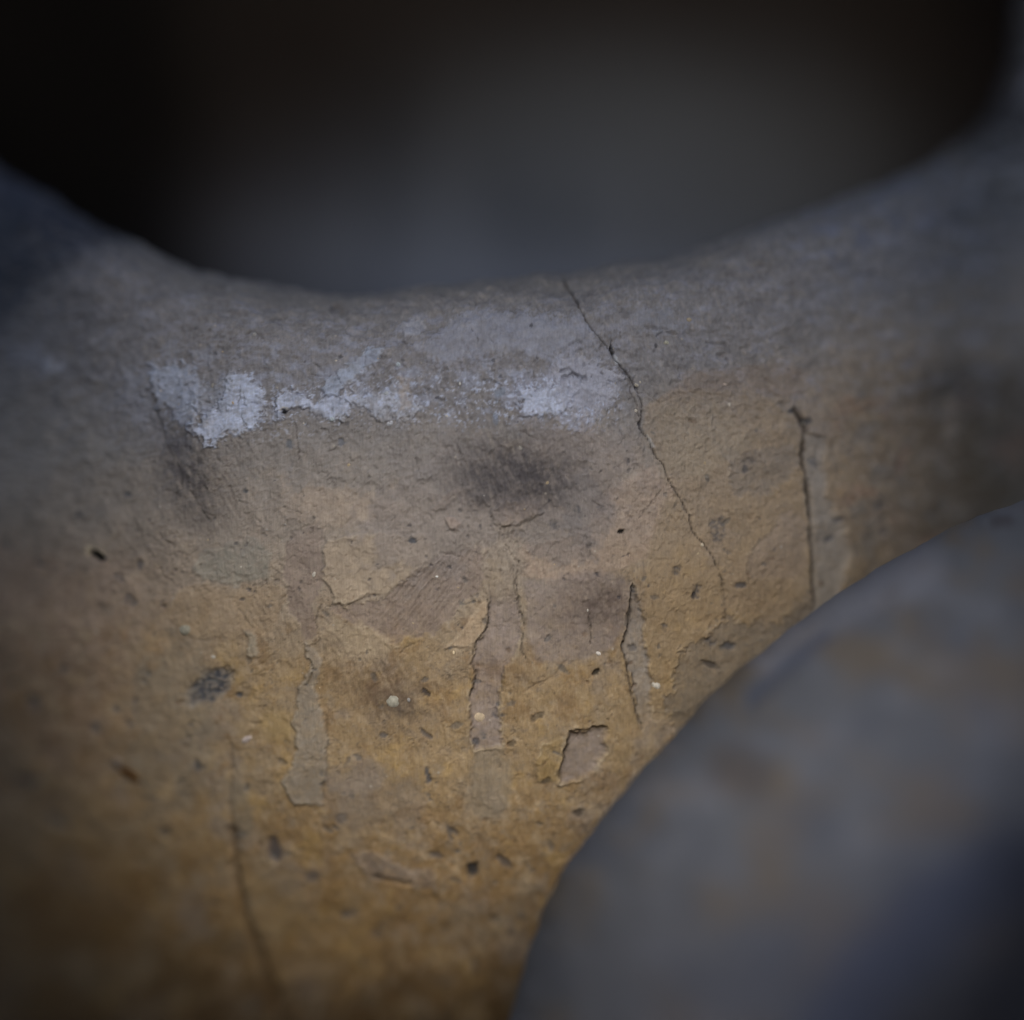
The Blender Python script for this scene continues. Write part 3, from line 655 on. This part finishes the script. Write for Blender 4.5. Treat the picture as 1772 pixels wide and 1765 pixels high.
# the whole skin is a little chalkier and cooler towards the lip
lum = cl.mean(1)[:, None]
ds = (0.10 + 0.10 * sstep(1100, 750, v))[:, None]
cl = (cl * (1 - ds) + lum * ds) * (1 + sstep(1050, 650, v)[:, None] * np.array([-.035, -.01, .06]))
P1 = P0 + N0 * (h.reshape(NR, NA) * S)[..., None]
N1 = grid_normals(P1) * FLIP

sculpture = bpy.data.objects.new("weathered_sculpture", None); col.objects.link(sculpture)
sculpture.location = (0, 0.06, -0.2)
tag(sculpture, "cracked ochre and grey sculpture with chalky deposits, curved lip and dark hollow behind", "sculpture")
ORG = np.array(sculpture.location)

# split the sheet into the body and its separate layers
ii, jj = np.meshgrid(np.arange(NR - 1), np.arange(NA), indexing='ij')
j2 = (jj + 1) % NA
quad = np.stack([ii * NA + jj, ii * NA + j2, (ii + 1) * NA + j2, (ii + 1) * NA + jj], -1).reshape(-1, 4)
if FLIP > 0: quad = quad[:, [0, 1, 2, 3]]
pf = pieces[quad[:, 0]]
Pf = P1.reshape(-1, 3) - ORG; Nf = N1.reshape(-1, 3)
# orient faces along the outward normals
q0 = quad[len(quad) // 2]
fn = np.cross(Pf[q0[1]] - Pf[q0[0]], Pf[q0[3]] - Pf[q0[0]])
if np.dot(fn, Nf[q0[0]]) < 0: quad = quad[:, ::-1]
def sub(name, sel):
    F = quad[sel]; used, inv = np.unique(F, return_inverse=True)
    return make_mesh(name, Pf[used], inv.reshape(F.shape), np.clip(cl[used], 0.004, 0.9), MAT_BODY, sculpture, Nf[used])
sub("body", pf == 0)
for i, (nm, lb) in piece_info.items():
    s_ = pf == i
    if s_.sum() > 60:
        tag(sub(nm, s_), lb)

# added, unseen light blockers just outside the frame: left, right and across the top.
# They are what shuts out the light from the sides.
def light_blocker(pts, rads, seed):
    P = [Vector(p) for p in pts]; ns, na_ = 46, 44
    vs = []
    for i in range(ns + 1):
        t = i / ns * (len(P) - 1); k = min(int(t), len(P) - 2); f = t - k
        f2 = f * f * (3 - 2 * f)
        c = P[k].lerp(P[k + 1], f); r = rads[k] + (rads[k + 1] - rads[k]) * f2
        end = min(i, ns - i) / 6.0
        if end < 1: r *= math.sqrt(max(0.0, 1 - (1 - end) ** 2)) + 1e-3
        ax = (P[k + 1] - P[k]).normalized(); e1 = ax.cross(Vector((0.31, 0.9, 0.3))).normalized(); e2 = ax.cross(e1)
        for j in range(na_):
            a = 2 * math.pi * j / na_
            vs.append(c + (e1 * math.cos(a) + e2 * math.sin(a)) * r)
    V_ = np.array([list(q) for q in vs])
    nz = fbm(V_[:, 0] * 9000 + V_[:, 2] * 5000, V_[:, 2] * 9000 + V_[:, 1] * 7000, 420, 3, seed)
    cen = np.repeat(V_.reshape(ns + 1, na_, 3).mean(1), na_, 0)
    V_ = cen + (V_ - cen) * (1 + .07 * nz)[:, None]
    F_ = np.array([(i * na_ + j, i * na_ + (j + 1) % na_, (i + 1) * na_ + (j + 1) % na_, (i + 1) * na_ + j) for i in range(ns) for j in range(na_)])
    return make_mesh("light_blocker", V_ - ORG, F_, np.clip(C(52, 47, 42)[None, :] * (1 + .3 * nz)[:, None], .01, .9), MAT_BODY, sculpture)
light_blocker([(-0.19, 0.0, -0.32), (-0.155, -0.15, -0.16), (-0.155, -0.17, 0.02), (-0.145, -0.10, 0.185)], [.07, .068, .066, .07], 1)
light_blocker([(-0.15, -0.10, 0.19), (0.0, -0.13, 0.185), (0.16, -0.12, 0.18)], [.07, .068, .07], 2)
light_blocker([(0.155, -0.12, 0.18), (0.172, -0.20, 0.04), (0.20, -0.22, -0.14), (0.20, -0.12, -0.3)], [.07, .075, .078, .08], 3)

# closing back of the body, so that it is a solid shell from outside too
last = Pf[(NR - 1) * NA:].copy(); lw = last + ORG
rings = [last]
cb = np.array([0.0, 0.50, 0.02])
for t in (0.35, 0.7, 1.0):
    k = math.cos(t * math.pi / 2)
    rg = cb + (lw - cb) * np.array([k, 1, k]); rg[:, 1] = lw[:, 1] + (0.50 - lw[:, 1]) * math.sin(t * math.pi / 2)
    rings.append(rg - ORG)
BV = np.concatenate(rings); i4, j4 = np.meshgrid(np.arange(3), np.arange(NA), indexing='ij'); j5 = (j4 + 1) % NA
BF = np.stack([i4 * NA + j4, i4 * NA + j5, (i4 + 1) * NA + j5, (i4 + 1) * NA + j4], -1).reshape(-1, 4)
make_mesh("back", BV, BF, np.tile(C(100, 84, 62), (len(BV), 1)), MAT_BODY, sculpture)

# inner wall of the hollow: grows out of the lip and closes far behind
na2 = 220
a2 = np.linspace(0, 2 * math.pi, na2, endpoint=False)
r_in = rim_r(a2) + RC * (1 - math.sin(phi_back)) - 4
nr2 = 120
rows = []; iu_ = []; iv_ = []
for k in range(nr2):
    t = k / (nr2 - 1)
    ang = t * math.pi / 2
    sink = math.sin(min(1, t * 1.6) * math.pi / 2)
    rr_ = (r_in * (1 + 0.10 * sink)) * (math.cos(ang) ** 0.55 if t < 1 else 0)
    uu = CU + rr_ * np.cos(a2); vv = CV + rr_ * np.sin(a2)
    y0 = base_depth(CU + r_in * np.cos(a2), CV + r_in * np.sin(a2)) + RD * (1 - math.cos(phi_back)) - 6
    yy = y0 + (2300 - y0) * math.sin(ang)
    # a swelling of the stone inside the hollow, low and right of its middle
    bl = np.exp(-(((uu - 1080) / 420) ** 2 + ((vv - 330) / 260) ** 2))
    yy = yy - 700 * bl * math.sin(ang)
    yy = yy + 110 * fbm(uu, vv + yy, 420, 4, 40)
    X, Yw, Z = to_world(uu, vv, yy)
    # keep the opening in scale: undo part of the perspective growth with depth
    rows.append(np.stack([X, Yw, Z], -1)); iu_.append(uu); iv_.append(vv)
IV = np.concatenate(rows) - ORG
i3, j3 = np.meshgrid(np.arange(nr2 - 1), np.arange(na2), indexing='ij'); j3b = (j3 + 1) % na2
IF = np.stack([i3 * na2 + j3, i3 * na2 + j3b, (i3 + 1) * na2 + j3b, (i3 + 1) * na2 + j3], -1).reshape(-1, 4)
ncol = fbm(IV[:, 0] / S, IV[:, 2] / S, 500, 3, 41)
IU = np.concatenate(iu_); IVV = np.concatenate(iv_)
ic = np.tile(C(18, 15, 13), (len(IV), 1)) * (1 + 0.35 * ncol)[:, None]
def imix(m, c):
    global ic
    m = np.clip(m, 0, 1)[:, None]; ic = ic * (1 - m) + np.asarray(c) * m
imix(.95 * np.exp(-(((IU - 1110 + 60 * ncol) / 420) ** 2 + ((IVV - 330) / 230) ** 2) ** 1.5), C(53, 53, 53))  # grey where light reaches the back wall, painted in
imix(.85 * np.exp(-(((IU - 880 + 40 * ncol) / 400) ** 2 + ((IVV - 510) / 170) ** 2)), C(80, 84, 93))  # lit glow low in the hollow, put into the colour
imix(.8 * sstep(480, 250, IU + 80 * ncol), C(3, 3, 3))  # left side near black: shade painted onto the wall
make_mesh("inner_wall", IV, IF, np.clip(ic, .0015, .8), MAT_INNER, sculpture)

# ------------------------------------------------------------------ grit and chips set in the surface
Pg = P1; Ng = N1
def surf(uq, vq):
    d = (U[n1 - 60:] - uq) ** 2 + (V[n1 - 60:] - vq) ** 2
    k = np.unravel_index(np.argmin(d), d.shape)
    return Pg[k[0] + n1 - 60, k[1]], Ng[k[0] + n1 - 60, k[1]]

def blob(name, uq, vq, a, b, c, ang, colr, lump=0.25, seed=0, sink=0.35, label=None):
    """a small irregular stone: flattened ellipsoid knocked out of round, half sunk in the surface"""
    p, n = surf(uq, vq)
    n = Vector(n); xax = Vector((math.cos(math.radians(ang)), 0, -math.sin(math.radians(ang))))
    xax = (xax - n * xax.dot(n)).normalized(); yax = n.cross(xax)
    nl, na_ = 14, 22
    vs = []; cs = []
    r2 = random.Random(seed)
    dirs = [Vector((r2.gauss(0, 1), r2.gauss(0, 1), r2.gauss(0, 1))).normalized() for _ in range(9)]
    cut = [r2.uniform(.62, .95) for _ in dirs]
    for i in range(nl + 1):
        th = math.pi * i / nl
        for j in range(na_):
            f = 2 * math.pi * j / na_
            d = Vector((math.sin(th) * math.cos(f), math.sin(th) * math.sin(f), math.cos(th)))
            r = 1.0
            for dd, ct in zip(dirs, cut):
                q = d.dot(dd)
                if q > ct: r = min(r, ct / q + (1 - lump) * (1 - ct / q))
            w = Vector(p) + (xax * d.x * a + yax * d.y * b + n * (d.z * c - c * (sink + .22))) * (S * r)
            vs.append(np.array(w) - ORG); cs.append(np.array(colr) * .84 * (1 + .12 * math.sin(7 * d.x + 5 * d.y + seed)))
    F = [(i * na_ + j, (i + 1) * na_ + j, (i + 1) * na_ + (j + 1) % na_, i * na_ + (j + 1) % na_) for i in range(nl) for j in range(na_)]
    o = make_mesh(name, np.array(vs), np.array(F), np.clip(np.array(cs), .004, .9), MAT_SMALL, sculpture)
    if label: tag(o, label)
    return o

PEB = [("pebble", 680, 1215, 14, 12, 7, 0, C(140, 138, 128), "round pale pebble in the brown stain"),
       ("pebble", 829, 1243, 12, 10, 7, 20, C(158, 144, 124), "cream pebble at the foot of the mauve strip"),
       ("pebble", 1137, 1186, 10, 7, 7, 30, C(176, 172, 164), "white pebble near the foreground stone"),
       ("pebble", 1036, 1130, 6, 4, 4, 30, C(176, 172, 168), None),
       ("pebble", 428, 1281, 12, 6, 5, -40, C(162, 152, 150), "pinkish white pebble low on the left"),
       ("pebble", 319, 1087, 13, 11, 5, 0, C(128, 126, 116), "flat grey pebble left of centre"),
       ("pebble", 1217, 942, 4, 4, 3, 0, C(166, 156, 140), None),
       ("pebble", 27, 1186, 7, 5, 4, 0, C(140, 140, 140), None),
       ("pebble", 1254, 664, 4, 3, 3, 0, C(160, 150, 146), None),
       ("pebble", 440, 580, 4, 4, 4, 0, C(140, 140, 142), None),
       ("pebble", 683, 516, 5, 4, 4, 0, C(120, 112, 100), None),
       ("pebble", 670, 680, 6, 4, 4, 0, C(150, 156, 166), None),
       ("pebble", 672, 733, 9, 5, 4, -20, C(160, 164, 176), None),
       ("pebble", 690, 630, 6, 5, 4, 0, C(140, 150, 162), None),
       ("pebble", 575, 727, 5, 4, 4, 0, C(150, 160, 170), None),
       ("pebble", 757, 998, 2.5, 2, 2, 0, C(200, 200, 200), None),
       ("pebble", 796, 664, 1.6, 3, 2, 0, C(210, 208, 200), None),
       ("pebble", 784, 1130, 2, 4, 2, 0, C(190, 176, 150), None),
       ("pebble", 205, 1318, 10, 5, 4, 30, C(128, 118, 112), None),
       ("pebble", 1152, 593, 5, 4, 3, 0, C(140, 140, 132), None),
       ("pebble", 1192, 553, 6, 4, 3, 0, C(140, 132, 120), None),
       ("brown_chip", 226, 1342, 31, 12, 9, 10, C(66, 44, 22), "dark brown sharp ended chip low on the left"),
       ("brown_chip", 1425, 1010, 8, 5, 3, 60, C(90, 76, 62), None)]
for k, (nm, a, b, c, d, e, f, g, lb) in enumerate(PEB): blob(nm, a, b, c, d, e, f, g, seed=k, label=lb, lump=.5 if nm == "brown_chip" else .25)
for k in range(44):
    a = random.uniform(100, 1350); b = random.uniform(560, 1250)
    if b > 1100 and a > 1120: continue
    s = random.choice([1.6, 2, 2.6, 3.4])
    blob("pebble", a, b, s * random.uniform(1, 1.7), s, s * .8, random.uniform(0, 180), random.choice([C(160, 156, 150), C(150, 136, 114), C(130, 128, 126)]), seed=100 + k)

# ------------------------------------------------------------------ rounded stone in front, lower right
FU, FV = 1830.0, 1780.0
SIL = [(850, 2000), (866, 1860), (884, 1760), (900, 1700), (920, 1640), (950, 1560), (1000, 1468), (1080, 1368), (1180, 1262),
       (1250, 1183), (1330, 1118), (1420, 1050), (1520, 988), (1600, 942), (1700, 895), (1772, 868), (1950, 815), (2150, 820), (2450, 960), (2700, 1280), (2800, 1780), (2720, 2240), (2450, 2560), (2000, 2750), (1500, 2680), (1100, 2450), (920, 2230)]
fa = np.array([math.atan2(b - FV, a - FU) for a, b in SIL]); fr_ = np.array([math.hypot(a - FU, b - FV) for a, b in SIL])
o2 = np.argsort(fa); fa = fa[o2]; fr_ = fr_[o2]
fa3 = np.concatenate([fa - 2 * math.pi, fa, fa + 2 * math.pi]); fr3 = np.tile(fr_, 3)
naf, nrf = 700, 300
af = np.linspace(0, 2 * math.pi, naf, endpoint=False)
fg = np.linspace(-math.pi, math.pi, 1441); rg = np.interp(fg, fa3, fr3)
kk = np.hanning(41); kk /= kk.sum(); rg = np.convolve(np.concatenate([rg[:-1], rg, rg[1:]]), kk, 'same')[1440:2881]
Rf = np.interp((af + math.pi) % (2 * math.pi) - math.pi, fg, rg)
th = np.concatenate([np.linspace(0.02, math.pi / 2, 230), np.linspace(math.pi / 2, math.pi - .02, 71)[1:]])
TH = th[:, None]
fu_ = FU + Rf[None, :] * np.sin(TH) * np.cos(af)[None, :]; fv_ = FV + Rf[None, :] * np.sin(TH) * np.sin(af)[None, :]
BF_, BB_ = 820.0, 260.0
edge_d = -130.0 + 0.24 * np.clip(fu_ - 1000, -200, 800)
fy = edge_d - np.where(np.cos(TH) > 0, BF_, BB_) * np.cos(TH)
X, Yw, Z = to_world(fu_, fv_, fy)
FP = np.stack([X, Yw, Z], -1)
nF = grid_normals(FP)
mid_ = (nF[120, 450] @ (FP[120, 450] - FP.mean((0, 1))))
if mid_ < 0: nF = -nF
fh = 14 * fbm(fu_, fv_, 240, 5, 61) + 3 * fbm(fu_, fv_, 60, 3, 62) + 1.2 * fbm(fu_, fv_, 16, 3, 63)
# shallow slanting scar near the upper edge, as a long dent
dd_, _, _ = line_sd(fu_.ravel(), fv_.ravel(), [(1290, 1200), (1345, 1150), (1420, 1095), (1520, 1040)], 120)
fh -= (10 * np.exp(-(dd_ / 22) ** 2)).reshape(fh.shape)
FP = FP + nF * (fh * S)[..., None]
front_s = bpy.data.objects.new("rounded_stone", None); front_s.location = (0.10, -0.03, -0.28); col.objects.link(front_s)
tag(front_s, "smooth blue grey rounded stone, out of focus in front of the cracked sculpture", "stone")
FO = np.array(front_s.location)
fc = np.empty((fu_.size, 3)); fc[:] = C(78, 80, 86)
uf = fu_.ravel(); vf = fv_.ravel()
def fmix(m, c):
    global fc
    m = np.clip(m, 0, 1)[:, None]; fc = fc * (1 - m) + np.asarray(c) * m
fmix(.75 * sstep(-.05, .3, fbm(uf + vf * .6, vf * 1.3 - uf * .5, 210, 4, 64, .55)), C(86, 78, 68))
fmix(.35 * sstep(0.05, .4, fbm(uf * .8 + vf * .5, vf * 1.4 - uf * .4, 130, 3, 65, .55)), C(98, 101, 112))
fmix(.4 * sstep(0.05, .4, fbm(uf, vf, 170, 3, 66, .55)), C(64, 68, 80))
fmix(.6 * sstep(1350, 1720, vf + 60 * fbm(uf, vf, 200, 3, 69)), C(54, 54, 58))  # lower part darkened in colour for the light falloff
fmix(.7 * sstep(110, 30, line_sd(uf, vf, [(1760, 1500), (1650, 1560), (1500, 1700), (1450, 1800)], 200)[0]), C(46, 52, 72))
fmix(.5 * sstep(1500, 1900, uf * .62 + vf * .55 + 90 * fbm(uf, vf, 260, 3, 67)), C(40, 46, 62))  # shade towards the lower right corner, put into the colour
fmix(.88 * sstep(1740, 2050, uf * .62 + vf * .55 + 60 * fbm(uf, vf, 200, 3, 68)), C(11, 13, 20))  # deepest corner shade, painted near black
fmix(.8 * sstep(70, 15, line_sd(uf, vf, [(1270, 1330), (1300, 1345)], 100)[0]), C(70, 66, 66))
fmix(.5 * sstep(60, 15, line_sd(uf, vf, [(1330, 1130), (1600, 980)], 100)[0]), C(104, 106, 116))
fmix(.8 * sstep(16, 5, line_sd(uf, vf, [(1725, 908), (1745, 903)], 40)[0]), C(66, 64, 68))
fmix(.6 * sstep(22, 6, line_sd(uf, vf, [(1298, 1205), (1345, 1158), (1425, 1100)], 60)[0]), C(66, 72, 88))
i6, j6 = np.meshgrid(np.arange(FP.shape[0] - 1), np.arange(naf), indexing='ij'); j7 = (j6 + 1) % naf
FF = np.stack([i6 * naf + j6, i6 * naf + j7, (i6 + 1) * naf + j7, (i6 + 1) * naf + j6], -1).reshape(-1, 4)
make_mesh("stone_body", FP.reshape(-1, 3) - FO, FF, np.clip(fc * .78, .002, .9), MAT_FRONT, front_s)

bpy.context.view_layer.update()
